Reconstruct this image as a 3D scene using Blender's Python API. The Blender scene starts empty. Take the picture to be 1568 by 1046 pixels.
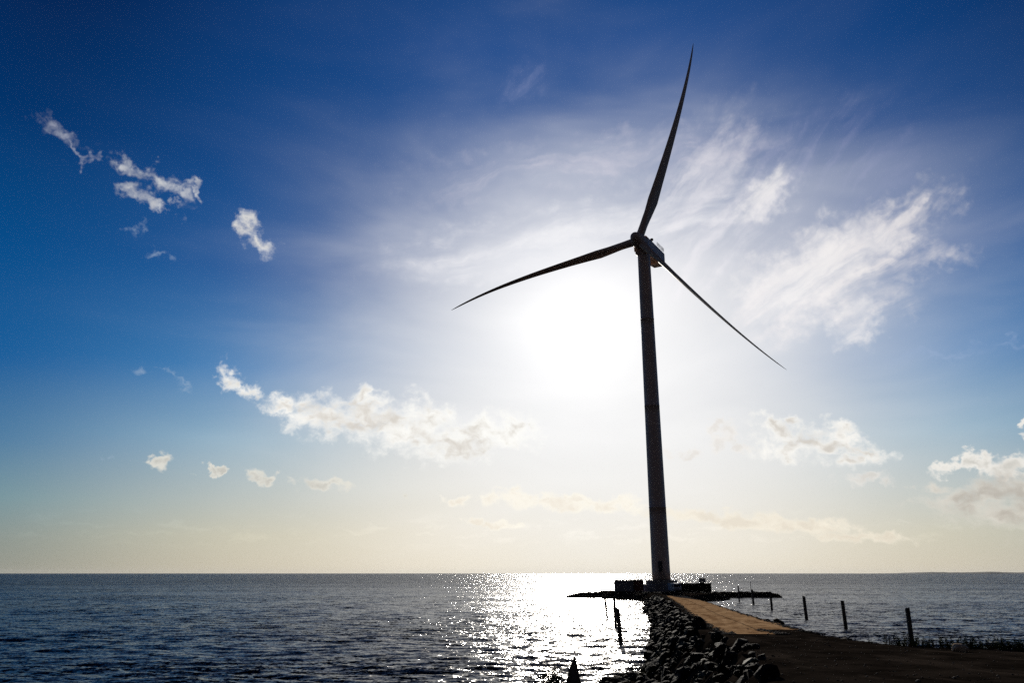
import bpy, bmesh, math, random
import numpy as np
from math import radians as R, pi, sin, cos
from mathutils import Vector, Matrix
random.seed(7); rng = np.random.default_rng(7)
S = bpy.context.scene
COL = S.collection

# ------------------------------------------------------------------ camera
EYE = 6.0; PITCH = R(16.9); FPX = 1170.0
cam = bpy.data.objects.new('camera', bpy.data.cameras.new('camera')); COL.objects.link(cam); S.camera = cam
cam.location = (0, 0, EYE); cam.rotation_euler = (R(90) + PITCH, 0, 0)
cam.data.lens = 26.86; cam.data.sensor_width = 36; cam.data.clip_end = 120000; cam.data.clip_start = .05

# ------------------------------------------------------------------ exposure, sun
S.view_settings.view_transform = 'Standard'; S.view_settings.look = 'None'
S.view_settings.exposure = 0; S.view_settings.gamma = 1
SUN_AZ, SUN_EL = R(5.2), R(18.0)
SDIR = Vector((sin(SUN_AZ)*cos(SUN_EL), cos(SUN_AZ)*cos(SUN_EL), sin(SUN_EL)))
sl = bpy.data.lights.new('sun', 'SUN'); sl.energy = 3.0; sl.angle = R(0.53); sl.color = (1, .93, .82)
sun = bpy.data.objects.new('sun', sl); COL.objects.link(sun)
sun.rotation_euler = SDIR.to_track_quat('Z', 'Y').to_euler()
sun.location = (0, 0, 50)


# ------------------------------------------------------------------ node helpers
class NT:
    def __init__(s, tree): s.t = tree; s.n = tree.nodes; s.l = tree.links
    def new(s, typ, **kw):
        n = s.n.new(typ)
        for k, v in kw.items(): setattr(n, k, v)
        return n
    def put(s, sock, v):
        if isinstance(v, (int, float)): sock.default_value = v
        elif isinstance(v, (tuple, list)):
            sock.default_value = tuple(v) if len(v) == len(sock.default_value) else tuple(v) + (1,)
        else: s.l.new(v, sock)
    def m(s, op, *a, clamp=False):
        n = s.new('ShaderNodeMath', operation=op, use_clamp=clamp)
        for i, v in enumerate(a): s.put(n.inputs[i], v)
        return n.outputs[0]
    def v(s, op, *a, out=0):
        n = s.new('ShaderNodeVectorMath', operation=op)
        for i, v in enumerate(a):
            s.put(n.inputs['Scale'] if (op == 'SCALE' and i == 1) else n.inputs[i], v)
        return n.outputs['Value' if op in ('DOT_PRODUCT', 'LENGTH', 'DISTANCE') else 'Vector']
    def comb(s, x, y, z):
        n = s.new('ShaderNodeCombineXYZ')
        for i, v in enumerate((x, y, z)): s.put(n.inputs[i], v)
        return n.outputs[0]
    def sep(s, v):
        n = s.new('ShaderNodeSeparateXYZ'); s.put(n.inputs[0], v); return n.outputs
    def noise(s, vec, scale, detail=4, rough=.55, dist=0, color=False):
        n = s.new('ShaderNodeTexNoise'); s.put(n.inputs['Vector'], vec)
        n.inputs['Scale'].default_value = scale; n.inputs['Detail'].default_value = detail
        n.inputs['Roughness'].default_value = rough; n.inputs['Distortion'].default_value = dist
        return n.outputs['Color' if color else 'Fac']
    def ss(s, v, a, b):
        n = s.new('ShaderNodeMapRange', interpolation_type='SMOOTHSTEP')
        s.put(n.inputs[0], v); n.inputs[1].default_value = a; n.inputs[2].default_value = b
        return n.outputs[0]
    def ramp(s, v, stops, interp='LINEAR'):
        n = s.new('ShaderNodeValToRGB'); s.put(n.inputs[0], v); cr = n.color_ramp; cr.interpolation = interp
        while len(cr.elements) > 1: cr.elements.remove(cr.elements[-1])
        cr.elements[0].position = stops[0][0]; cr.elements[0].color = tuple(stops[0][1]) + (1,)
        for p, c in stops[1:]:
            e = cr.elements.new(p); e.color = tuple(c) + (1,)
        return n.outputs[0]
    def mix(s, f, a, b, blend='MIX'):
        n = s.new('ShaderNodeMix', data_type='RGBA', blend_type=blend, clamp_factor=True)
        s.put(n.inputs[0], f); s.put(n.inputs[6], a); s.put(n.inputs[7], b)
        return n.outputs[2]

def lin(r, g, b):
    f = lambda c: (c/255)/12.92 if c/255 <= .04045 else ((c/255+.055)/1.055)**2.4
    return (f(r), f(g), f(b))

def direction(px, py):
    """azimuth, elevation in degrees of a point of the sky"""
    x, u = (px-784)/FPX, (523-py)/FPX
    z = u*cos(PITCH)+sin(PITCH); y = cos(PITCH)-u*sin(PITCH)
    return math.degrees(math.atan2(x, y)), math.degrees(math.atan2(z, math.hypot(x, y)))

# ------------------------------------------------------------------ world: sky with clouds
w = bpy.data.worlds.new('World'); S.world = w; w.use_nodes = True
W = NT(w.node_tree); bg = w.node_tree.nodes['Background']
D = W.v('NORMALIZE', W.new('ShaderNodeTexCoord').outputs['Generated'])
dx, dy, dz = W.sep(D)[:]
az = W.m('MULTIPLY', W.m('ARCTAN2', dx, dy), 180/pi)
el = W.m('MULTIPLY', W.m('ARCSINE', dz), 180/pi)
P = W.comb(az, el, 1.0)
gam = W.m('MULTIPLY', W.m('ARCCOSINE', W.m('MINIMUM', W.v('DOT_PRODUCT', D, tuple(SDIR)), .999999)), 180/pi)
sky = W.new('ShaderNodeTexSky', sky_type='NISHITA', sun_disc=False, sun_elevation=SUN_EL, sun_rotation=SUN_AZ)
sky.air_density = 1; sky.dust_density = 1; sky.ozone_density = 3

elt = W.m('DIVIDE', el, 60.0, clamp=True)
def elramp(st): return W.ramp(elt, [(e/60, lin(*c)) for e, c in st])
far_ = elramp([(0, (136,138,126)), (2, (128,140,136)), (4.5, (108,142,152)), (8, (70,118,156)), (13, (20,90,150)),
               (20, (2,74,134)), (28, (0,50,104)), (38, (0,26,72)), (60, (0,14,44))])
mid_ = elramp([(0, (200,190,168)), (2.5, (198,194,174)), (5, (180,188,184)), (9, (142,174,194)), (14, (62,124,178)),
               (21, (20,84,148)), (29, (10,68,130)), (38, (6,56,114)), (60, (0,18,50))])
near_ = elramp([(0, (238,225,200)), (3, (240,230,210)), (6, (232,227,214)), (10, (204,206,205)), (16, (120,146,180)),
                (22, (44,90,150)), (30, (26,80,144)), (38, (22,72,136)), (60, (0,18,50))])
da = W.m('ABSOLUTE', W.m('SUBTRACT', az, math.degrees(SUN_AZ)))
base = W.mix(W.ss(da, 5, 29), near_, mid_)
base = W.mix(W.ss(da, 23, 43), base, far_)
base = W.mix(W.ss(da, 60, 120), base, elramp([(0, (84,78,76)), (10, (50,52,62)), (60, (6,16,34))]))  # unseen sky behind the camera, dimmed to keep the turbine's near side dark
# sunlit thin veil round the sun
ua = W.m('SUBTRACT', az, 6.4); ua = W.m('DIVIDE', ua, W.m('MULTIPLY_ADD', W.ss(ua, 0, 8), 3.4, 17.6))
ve = W.m('SUBTRACT', el, 17.0); ve = W.m('DIVIDE', ve, W.m('SUBTRACT', 17.0, W.m('MULTIPLY', W.ss(ve, -2, 6), 4.6)))
rr_ = W.m('SQRT', W.m('MULTIPLY_ADD', ua, ua, W.m('MULTIPLY', ve, ve)))
veiln = W.noise(W.v('MULTIPLY', P, (.05, .16, 1)), 1.0, 4, .55, .4)
rr_ = W.m('MULTIPLY', rr_, W.m('MULTIPLY_ADD', W.m('SUBTRACT', veiln, .5), -.55, 1.0))
g1 = W.m('EXPONENT', W.m('MULTIPLY', W.m('POWER', rr_, 2.5), -1.0))
g2 = W.m('EXPONENT', W.m('MULTIPLY', W.m('POWER', rr_, 2.0), -.62))
base = W.v('ADD', base, W.v('SCALE', (.045, .062, .085), W.m('MULTIPLY', W.m('MULTIPLY', W.m('SUBTRACT', g2, g1), W.ss(el, 6, 20)), W.m('SUBTRACT', 1.0, W.m('MULTIPLY', W.ss(el, 30, 40), .7)))))
base = W.mix(W.m('MULTIPLY', g1, .96), base, (.87, .855, .845))
base = W.v('ADD', base, W.v('SCALE', (1.0, .98, .95), W.m('MULTIPLY', W.m('EXPONENT', W.m('DIVIDE', W.m('MULTIPLY', gam, W.m('MULTIPLY_ADD', W.m('SUBTRACT', veiln, .5), -1.2, 1.0)), -5.0)), .42)))
aur = g1

# --- cloud fields: ellipses laid out on the sky dome (azimuth, elevation), broken up by noise
wa = W.v('SCALE', W.v('SUBTRACT', W.noise(P, .55, 5, .54, color=True), (.5, .5, .5)), 4.4)
wb = W.v('SCALE', W.v('SUBTRACT', W.noise(P, 2.2, 4, .55, color=True), (.5, .5, .5)), .55)
lowf = W.m('MULTIPLY_ADD', W.ss(el, 2, 13), .65, .35)
PB = W.v('ADD', P, W.v('MULTIPLY', W.v('ADD', wa, wb), W.comb(1.0, lowf, 0.0)))
PB = W.v('MULTIPLY', PB, (1, 1, 0)); PB = W.v('ADD', PB, (0, 0, 1))
def blob_field(blobs, grow=None):
    cur = None
    for (px, py, rx, ry, ang) in blobs:
        a0, e0 = direction(px, py)
        a1, e1 = direction(px+1, py); a2, e2 = direction(px, py+1)
        J = np.linalg.inv(np.array([[a1-a0, a2-a0], [e1-e0, e2-e0]]))
        c, s_ = cos(R(ang)), sin(R(ang))
        k_ = 1.0 if grow is None else grow
        M = np.array([[c/(rx*k_), -s_/(rx*k_)], [s_/(ry*k_), c/(ry*k_)]]) @ J
        o = -M @ np.array([a0, e0])
        u = W.v('DOT_PRODUCT', PB, (M[0,0], M[0,1], o[0])); v = W.v('DOT_PRODUCT', PB, (M[1,0], M[1,1], o[1]))
        q = W.m('MULTIPLY_ADD', u, u, W.m('MULTIPLY', v, v))
        cur = q if cur is None else W.m('SMOOTH_MIN', cur, q, .4)
    return W.m('SUBTRACT', 1.0, W.m('SQRT', W.m('MAXIMUM', cur, 0.0)))

front = W.m('LESS_THAN', da, 90)
warp = W.v('SCALE', W.v('SUBTRACT', W.noise(P, .9, 2, .5, color=True), (.5, .5, .5)), 1.1)
Pw = W.v('ADD', P, warp)
fbm = W.noise(W.v('MULTIPLY', Pw, (1, 1.25, 1)), .85, 7, .56)
fine = W.noise(W.v('MULTIPLY', Pw, (1, 1.4, 1)), 2.6, 5, .6)
n2 = W.m('ADD', W.m('MULTIPLY', fbm, .82), W.m('MULTIPLY', fine, .18))

shade = W.noise(W.v('MULTIPLY', Pw, (.8, 1.4, 1)), .55, 4, .5)
def layer(base, blobs, amp, edge, white, grey, opacity, t0=-.02, glow=.35, gr=(.35, .8)):
    f = blob_field(blobs, 1.32)
    t = W.m('ADD', f, W.m('MULTIPLY', W.m('SUBTRACT', n2, .5), amp*2.6))
    a = W.m('MULTIPLY', W.m('MULTIPLY', W.ss(t, t0, t0+edge), opacity), front)
    thick = W.m('MULTIPLY', W.ss(W.m('ADD', t, W.m('MULTIPLY', W.m('SUBTRACT', shade, .5), 3.0)), gr[0], gr[1]+.35), W.ss(f, .1, .5))
    col = W.mix(thick, lin(*white), lin(*grey))
    col = W.v('ADD', col, W.v('SCALE', (1, .98, .95), W.m('MULTIPLY', aur, glow*.4)))
    return W.mix(a, base, col)

# cirrus: feathered streaks
def streaks(base, blobs, ang, sl, st, op, lo, hi, col, soft=(.0, .9), warpamt=3.0):
    c, s_ = cos(R(ang)), sin(R(ang))
    Pc = W.v('ADD', P, W.v('SCALE', W.v('SUBTRACT', W.noise(P, .13, 5, .55, color=True), (.5, .5, .5)), warpamt*1.3))
    sa = W.v('DOT_PRODUCT', Pc, (c, s_, 0)); ta = W.v('DOT_PRODUCT', Pc, (-s_, c, 0))
    nn = W.noise(W.comb(W.m('MULTIPLY', sa, sl*1.3), W.m('MULTIPLY', ta, st*1.15), float(ang)), 1.0, 8, .58, .35)
    f = blob_field(blobs)
    msk = W.ss(W.m('ADD', f, W.m('MULTIPLY', W.m('SUBTRACT', fbm, .5), .9)), *soft)
    a = W.m('MULTIPLY', W.m('MULTIPLY', W.m('MULTIPLY', msk, W.ss(nn, lo, hi)), op), front)
    cc = W.v('ADD', lin(*col), W.v('SCALE', (1, .98, .95), W.m('MULTIPLY', aur, .22)))
    return W.mix(a, base, cc)

base = streaks(base, [(880,250,250,38,8), (1080,235,120,40,10), (760,275,110,26,20)], 9, .07, .6, .55, .36, .72, (208,203,214), soft=(-.3, 1.0))
base = streaks(base, [(860,360,260,48,10), (1040,330,140,60,20), (700,395,120,40,0)], 10, .06, .5, .62, .36, .7, (234,232,233), soft=(-.3, 1.0))
base = streaks(base, [(1080,270,130,70,55), (1170,300,75,42,45), (1110,360,120,60,40), (1060,420,90,40,30)], 46, .09, .6, .62, .34, .72, (226,222,226), soft=(-.3, 1.0))
base = streaks(base, [(1240,230,140,60,30), (1340,260,90,60,40)], 38, .09, .7, .28, .34, .8, (170,170,204), soft=(-.3, 1.0))
base = streaks(base, [(1270,410,150,62,22), (1370,350,110,36,34), (1380,405,95,24,12), (1190,460,90,60,30), (1310,450,90,50,10),
                      (1410,320,60,14,32)], 27, .10, .55, .88, .28, .68, (224,219,219), soft=(-.35, .8))
base = streaks(base, [(1170,298,42,26,40), (1312,496,40,32,25), (1300,508,34,24,10), (1260,400,120,50,25), (1230,440,80,50,20)], 34, .14, .6, .72, .2, .62, (234,230,228), soft=(-.4, .8), warpamt=2.5)
base = streaks(base, [(1545,524,45,7,12), (1440,545,90,7,8)], 12, .2, .9, .34, .3, .7, (160,178,210), soft=(-.3, .9))
base = streaks(base, [(800,130,60,40,40)], 40, .15, .8, .28, .35, .7, (150,158,196))
# broken cumulus
base = layer(base, [(104,206,40,13,-32), (128,232,26,6,-45)], 1.0, 1.9, (216,217,222), (196,198,210), .85)
base = layer(base, [(200,256,27,13,-10), (238,268,34,15,-20), (268,292,30,17,-45), (212,296,26,12,-15), (243,316,24,9,-35),
                    (298,292,20,6,-25)], .9, 1.7, (242,242,238), (210,210,210), .97)
base = layer(base, [(392,360,28,17,-55), (404,374,27,17,-35), (380,348,14,16,-60)], .8, 1.4, (246,245,240), (222,220,216), 1.0)
base = layer(base, [(250,388,16,6,-30), (205,352,9,8,0), (208,564,15,10,-20), (258,572,20,5,-35), (280,582,12,4,-35),
                    (157,706,6,6,0)], 1.0, 1.6, (168,186,206), (168,186,206), .5)
base = layer(base, [(346,577,17,18,-60), (362,592,25,13,-20), (384,602,20,9,-30)], .9, 1.1, (246,245,240), (222,218,210), .97)
base = layer(base, [(440,624,42,13,-12), (500,640,60,26,-12), (560,640,62,32,-8), (556,612,34,14,5), (620,660,66,36,-8),
                    (660,640,54,28,-15), (690,682,62,22,-5), (740,664,66,26,5), (785,662,34,20,-10)],
             .8, 1.0, (250,248,242), (213,206,196), .97, t0=-.12, glow=.15, gr=(.3, 1.1))
base = layer(base, [(237,706,17,14,-10), (342,723,16,6,0), (409,730,18,9,5), (497,741,42,10,-3), (318,720,14,4,0), (623,762,8,6,0)],
             .75, .6, (228,224,212), (200,195,184), .85, glow=.2, gr=(.4, 1.1))
base = layer(base, [(1196,656,42,14,-15), (1240,676,80,17,-5), (1290,672,50,18,-8), (1330,690,38,14,-20), (1300,708,44,12,0),
                    (1195,692,44,14,5)], .9, 1.0, (248,245,238), (208,201,191), .95, t0=-.08, glow=.15, gr=(.3, 1.05))
base = layer(base, [(1096,650,20,14,0), (1118,668,26,14,10), (1050,692,26,10,5), (1128,684,18,8,0), (1330,735,40,7,0)],
             1.0, .8, (236,230,222), (220,212,202), .6, glow=.2)
base = layer(base, [(1470,716,40,9,10), (1500,705,34,12,5), (1545,712,50,20,0), (1566,652,12,12,0), (1600,700,40,30,0)],
             .8, .5, (238,234,226), (206,202,193), .95, gr=(.35, 1.1))
base = layer(base, [(1450,765,46,18,5), (1500,760,54,26,12), (1550,750,60,34,12), (1530,790,70,22,0), (1600,780,90,40,0),
                    (1420,748,24,8,0)], .8, 1.0, (222,216,204), (186,177,165), .85, gr=(.2, 1.2))
base = layer(base, [(792,764,48,13,-4), (850,770,52,13,-4), (935,772,48,12,-2), (890,766,34,9,0), (706,768,24,7,0), (722,798,18,6,0),
                    (770,802,36,6,0)], .75, .6, (252,245,230), (240,229,212), .8, glow=.1)
base = layer(base, [(1050,790,70,12,-3), (1130,796,90,11,-4), (1220,806,90,11,-4), (1310,822,80,8,-3)], .8, .7,
             (246,236,217), (230,218,199), .72, glow=.1)
# faint bank low over the horizon
lown = W.noise(W.v('MULTIPLY', Pw, (.28, 1.5, 1)), 1.0, 5, .6)
lowm = W.m('MULTIPLY', W.ss(el, 1.2, 2.6), W.m('SUBTRACT', 1.0, W.ss(el, 3.0, 4.6)))
base = W.mix(W.m('MULTIPLY', W.m('MULTIPLY', W.m('MULTIPLY', lowm, W.ss(lown, .5, .66)), .28), front), base,
             W.v('SCALE', base, 1.22))
final = W.v('ADD', W.v('SCALE', base, 1/.1), W.v('MULTIPLY', sky.outputs[0], (.003, .008, .014)))
W.put(bg.inputs[0], final); bg.inputs[1].default_value = .1
w.cycles.sampling_method = 'MANUAL'; w.cycles.sample_map_resolution = 1024

# ------------------------------------------------------------------ materials
def material(name, build):
    m = bpy.data.materials.new(name); m.use_nodes = True; t = NT(m.node_tree)
    build(t, m.node_tree.nodes['Principled BSDF']); return m

def varied(name, c1, c2, scale, rough=.6, bump=.2, bscale=None, detail=5, metal=0, spec=.5, coords='Object'):
    def b(t, p):
        co = t.new('ShaderNodeTexCoord').outputs[coords]
        n = t.noise(co, scale, detail, .6)
        t.put(p.inputs['Base Color'], t.mix(t.ss(n, .35, .68), c1, c2))
        p.inputs['Roughness'].default_value = rough; p.inputs['Metallic'].default_value = metal
        p.inputs['Specular IOR Level'].default_value = spec
        bp = t.new('ShaderNodeBump'); bp.inputs['Strength'].default_value = bump; bp.inputs['Distance'].default_value = .05
        t.put(bp.inputs['Height'], t.noise(co, bscale or scale*4, 6, .65)); t.put(p.inputs['Normal'], bp.outputs[0])
    return material(name, b)

def water_mat(t, p):
    g = t.new('ShaderNodeNewGeometry'); pos = g.outputs['Position']; N = g.outputs['Normal']
    half = (.5, .5, .5)
    def sl(sc, st, amp, det=2):
        n = t.noise(t.v('MULTIPLY', pos, (st, 1, 1)), sc, det, .5, color=True)
        return t.v('MULTIPLY', t.v('SUBTRACT', n, half), (amp*.55, amp, 0))
    a = t.v('ADD', sl(4.6, .65, WAVE*1.25), sl(1.3, .5, WAVE*.9))
    dist = t.v('LENGTH', pos)
    farw = t.ss(dist, 120, 600)
    b = t.v('SCALE', sl(.34, .35, WAVE*1.1, 3), t.m('MULTIPLY_ADD', farw, .85, .15))
    c = sl(.045, .4, WAVE*.35, 3)
    tot = t.v('ADD', t.v('ADD', a, b), c)
    gust = t.ss(t.noise(t.v('MULTIPLY', pos, (.35, 1, 1)), .018, 4, .6), .3, .7)
    tot = t.v('SCALE', tot, t.m('MULTIPLY_ADD', gust, .35, .8))
    sx_, sy_, _ = t.sep(tot)[:]       # wind waves are steeper on the side that faces the shore
    sy_ = t.m('ADD', t.m('MULTIPLY', sy_, .35), t.m('MULTIPLY', t.m('ABSOLUTE', sy_), t.m('MULTIPLY_ADD', farw, -.45, -.6)))
    tot = t.comb(sx_, sy_, 0.0)
    t.put(p.inputs['Normal'], t.v('NORMALIZE', t.v('ADD', N, tot)))
    p.inputs['Base Color'].default_value = (.010, .012, .016, 1)
    p.inputs['Roughness'].default_value = .15
    p.inputs['IOR'].default_value = 1.333; p.inputs['Specular IOR Level'].default_value = .17; p.inputs['Specular Tint'].default_value = (1, .77, .54, 1)
WAVE = 2.1
M = {}
HAZE = 7e-6
M['water'] = material('sea_water', water_mat)
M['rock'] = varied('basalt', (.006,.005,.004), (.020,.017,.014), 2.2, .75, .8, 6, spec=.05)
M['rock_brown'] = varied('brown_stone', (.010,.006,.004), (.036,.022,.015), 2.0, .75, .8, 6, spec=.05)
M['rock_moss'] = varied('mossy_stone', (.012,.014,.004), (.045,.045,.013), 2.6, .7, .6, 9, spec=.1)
M['pale_stone'] = varied('pale_stone', (.45,.33,.22), (.66,.52,.38), 3.0, 1, .5, 12, spec=0)
M['wood'] = varied('weathered_timber', (.05,.035,.025), (.14,.10,.07), 3.0, .8, .6, 20)
M['grey_wood'] = varied('split_grey_timber', (.07,.06,.055), (.16,.14,.13), 3.0, .7, .7, 20)
M['gravel'] = varied('gravel', (.030,.020,.014), (.085,.06,.045), 1.6, .95, 1.0, 22, spec=.15, coords='Object')
M['bank'] = varied('rubble_bank', (.02,.017,.014), (.06,.05,.042), 1.2, .8, 1.0, 5, spec=.2)
M['paint'] = varied('turbine_paint_flare_tint', (.60,.43,.35), (.66,.48,.39), .35, .55, .02, 2)  # white paint with the warm cast of lens flare put into its colour
M['blade'] = varied('blade_paint_flare_tint', (.56,.40,.32), (.62,.45,.37), .2, .55, .02, 2)  # same flare warmth painted into the blade and hub colour
M['concrete'] = varied('concrete', (.16,.14,.125), (.30,.27,.25), .8, .85, .3, 6)
M['steel'] = varied('galvanised_steel', (.20,.20,.21), (.35,.35,.36), 3, .45, .1, 20, metal=.6)
M['dark_steel'] = varied('dark_steel', (.03,.03,.032), (.06,.06,.062), 3, .6, .1, 20)
M['grey_box'] = varied('grey_container_paint', (.15,.15,.17), (.21,.21,.23), .9, .6, .1, 9)
M['red_box'] = varied('rusty_red_paint', (.11,.03,.025), (.19,.06,.045), .9, .7, .2, 9)
M['tarp'] = varied('pale_sheeting', (.35,.33,.30), (.5,.47,.43), 1.4, .6, .3, 5)
M['white_paint'] = varied('vehicle_paint', (.5,.5,.52), (.58,.58,.60), .5, .35, .02, 4)
M['glass'] = varied('dark_glass', (.01,.01,.012), (.02,.02,.024), 1, .08, 0, 2)
M['rubber'] = varied('rubber', (.02,.02,.02), (.035,.035,.035), 4, .8, .2, 20)
M['lamp_red'] = varied('lamp_lens', (.25,.02,.02), (.35,.04,.03), 4, .3, 0, 20)
M['leaf'] = varied('weed_leaf', (.015,.02,.006), (.05,.055,.018), 3, .8, 0, 9, spec=0)
M['leaf_verge'] = varied('verge_leaf', (.03,.04,.012), (.09,.10,.035), 3, .8, 0, 9, spec=0)
M['leaf_dry'] = varied('dry_weed', (.05,.035,.015), (.10,.07,.035), 3, .8, 0, 9, spec=0)
M['coast'] = varied('far_coast', (.10,.12,.10), (.2,.2,.17), .002, .9, 0, 1)

def slab_mat(t, p):
    uv = t.new('ShaderNodeTexCoord').outputs['UV']
    br = t.new('ShaderNodeTexBrick', offset=0.0, squash=1.0)
    t.put(br.inputs['Vector'], uv)
    br.inputs['Color1'].default_value = (0, 0, 0, 1); br.inputs['Color2'].default_value = (1, 1, 1, 1)
    br.inputs['Mortar'].default_value = (.5, .5, .5, 1)
    br.inputs['Scale'].default_value = 1; br.inputs['Mortar Size'].default_value = .055; br.inputs['Mortar Smooth'].default_value = .3
    br.inputs['Brick Width'].default_value = 2.02; br.inputs['Row Height'].default_value = 5.0; br.inputs['Bias'].default_value = 0
    tone = br.outputs['Color']; joint = br.outputs['Fac']
    n1 = t.noise(t.v('MULTIPLY', uv, (1, .16, 1)), 1.6, 8, .68)
    n2_ = t.noise(uv, .35, 4, .6); n3 = t.noise(uv, 14, 4, .6)
    c = t.mix(t.ss(n1, .30, .70), (.22,.105,.042), (.78,.50,.27))
    c = t.mix(t.m('MULTIPLY', tone, .65), c, (.66,.42,.22))
    c = t.mix(t.m('MULTIPLY', t.ss(n2_, .50, .68), .6), c, (.13,.05,.016))
    c = t.mix(t.m('MULTIPLY', t.ss(n3, .5, .75), .4), c, (.18,.09,.04))
    c = t.mix(t.m('MULTIPLY', joint, .75), c, (.07,.045,.03))
    t.put(p.inputs['Base Color'], c)
    p.inputs['Roughness'].default_value = 1; p.inputs['Specular IOR Level'].default_value = 0
    bp = t.new('ShaderNodeBump'); bp.inputs['Strength'].default_value = .5; bp.inputs['Distance'].default_value = .03
    t.put(bp.inputs['Height'], t.m('SUBTRACT', t.m('MULTIPLY', n3, .5), t.m('MULTIPLY', joint, 1.0)))
    t.put(p.inputs['Normal'], bp.outputs[0])
M['slab'] = material('concrete_slabs', slab_mat)

# ------------------------------------------------------------------ mesh helpers
def tag(o, label=None, cat=None, group=None, kind=None):
    if label: o['label'] = label
    if cat: o['category'] = cat
    if group: o['group'] = group
    if kind: o['kind'] = kind
    return o

def from_arrays(name, V, F, mat, parent=None, smooth=True):
    V = np.asarray(V, dtype=np.float32); F = np.asarray(F, dtype=np.int32); k = F.shape[1]
    me = bpy.data.meshes.new(name)
    me.vertices.add(len(V)); me.vertices.foreach_set('co', V.ravel())
    me.loops.add(F.size); me.loops.foreach_set('vertex_index', F.ravel())
    me.polygons.add(len(F)); me.polygons.foreach_set('loop_start', np.arange(0, F.size, k, dtype=np.int32))
    me.polygons.foreach_set('loop_total', np.full(len(F), k, dtype=np.int32))
    me.polygons.foreach_set('use_smooth', np.full(len(F), smooth))
    me.update(calc_edges=True); me.validate()
    me.materials.append(mat)
    o = bpy.data.objects.new(name, me); COL.objects.link(o); o.parent = parent
    return o

def obj(name, bm, mat, parent=None, smooth=False, angle=None):
    me = bpy.data.meshes.new(name); bmesh.ops.recalc_face_normals(bm, faces=bm.faces[:]); bm.to_mesh(me); bm.free()
    for p in me.polygons: p.use_smooth = smooth
    me.materials.append(mat)
    o = bpy.data.objects.new(name, me); COL.objects.link(o); o.parent = parent
    return o

def empty(name, loc, rz=0):
    o = bpy.data.objects.new(name, None); COL.objects.link(o); o.location = loc; o.rotation_euler = (0, 0, rz); return o

def box(bm, c, s, rz=0, bev=0, rot=None):
    r = bmesh.ops.create_cube(bm, size=1)
    m = Matrix.Translation(c) @ (rot if rot else Matrix.Rotation(rz, 4, 'Z')) @ Matrix.Diagonal((s[0], s[1], s[2], 1))
    bmesh.ops.transform(bm, matrix=m, verts=r['verts'])
    if bev:
        es = list({e for v in r['verts'] for e in v.link_edges})
        bmesh.ops.bevel(bm, geom=es, offset=bev, segments=2, affect='EDGES')

def lathe(bm, prof, n=48, c=(0, 0, 0), rot=None):
    """profile of (radius, height) turned about z"""
    rings = []
    for r, z in prof:
        ring = []
        for i in range(n):
            a = 2*pi*i/n; v = Vector((r*cos(a), r*sin(a), z))
            if rot: v = rot @ v
            ring.append(bm.verts.new(v+Vector(c)))
        rings.append(ring)
    for A, B in zip(rings, rings[1:]):
        for i in range(n): bm.faces.new((A[i], A[(i+1) % n], B[(i+1) % n], B[i]))
    bm.faces.new(rings[0][::-1]); bm.faces.new(rings[-1])

def bar(bm, a, b, r, n=8, r2=None):
    a, b = Vector(a), Vector(b); d = b-a
    q = d.to_track_quat('Z', 'Y').to_matrix()
    lathe(bm, [(r, 0), (r if r2 is None else r2, d.length)], n, a, q)

def grid_faces(nr, nc):
    i = np.arange(nr*nc).reshape(nr, nc)
    return np.stack([i[:-1, :-1].ravel(), i[:-1, 1:].ravel(), i[1:, 1:].ravel(), i[1:, :-1].ravel()], 1)

class VNoise:
    """value noise on a lattice, for arrays"""
    def __init__(s, seed): s.t = np.random.default_rng(seed).random((256, 256))
    def __call__(s, x, y):
        xi = np.floor(x).astype(int); yi = np.floor(y).astype(int); fx = x-xi; fy = y-yi
        fx = fx*fx*(3-2*fx); fy = fy*fy*(3-2*fy); t = s.t
        g = lambda a, b: t[a % 256, b % 256]
        return (g(xi, yi)*(1-fx)+g(xi+1, yi)*fx)*(1-fy)+(g(xi, yi+1)*(1-fx)+g(xi+1, yi+1)*fx)*fy-.5
def fbm2(n, x, y, o=4):
    return sum(n(x*2**k+17*k, y*2**k+5*k)*.55**k for k in range(o))

# ------------------------------------------------------------------ the sea
azs = np.arange(-1.0, 1.0001, .0030)
rs = [10.0]
while rs[-1] < 1500: rs.append(rs[-1]*1.0038)
rs = np.array(rs); rs = np.append(rs, np.geomspace(1560, 40000, 34))
RR, AA = np.meshgrid(rs, azs, indexing='ij')
X = RR*np.sin(AA); Y = RR*np.cos(AA); Z = np.zeros_like(X)
fade_edge = np.clip((1.0-np.abs(AA))/.08, 0, 1)
gust = .75+.5*(VNoise(3)(X*.02, Y*.04)+.5)
for k in range(90):
    L = .7*(6.5/.7)**(rng.random()**1.15)
    th = rng.normal(0, .42)+R(8)
    kx, ky = 2*pi/L*sin(th), 2*pi/L*cos(th)
    amp = .0036*L**.8*(1 if L < 4 else .75)
    step = RR*.0038
    vis = np.clip((L/step-2.2)/3.0, 0, 1)
    ph = kx*X+ky*Y+rng.random()*6.283
    wv = np.sin(ph)
    Z += amp*gust*vis*(wv+.25*np.cos(2*ph))
Z *= fade_edge
V = np.stack([X, Y, Z], -1).reshape(-1, 3)
F = grid_faces(*X.shape)
# rest of the circle, flat
az2 = np.linspace(1.0, 2*pi-1.0, 40); r2 = np.geomspace(10, 40000, 20)
R2, A2 = np.meshgrid(r2, az2, indexing='ij')
V2 = np.stack([R2*np.sin(A2), R2*np.cos(A2), R2*0], -1).reshape(-1, 3); F2 = grid_faces(*R2.shape)+len(V)
sea = from_arrays('sea', np.vstack([V, V2]), np.vstack([F, F2]), M['water']); tag(sea, kind='structure')

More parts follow.
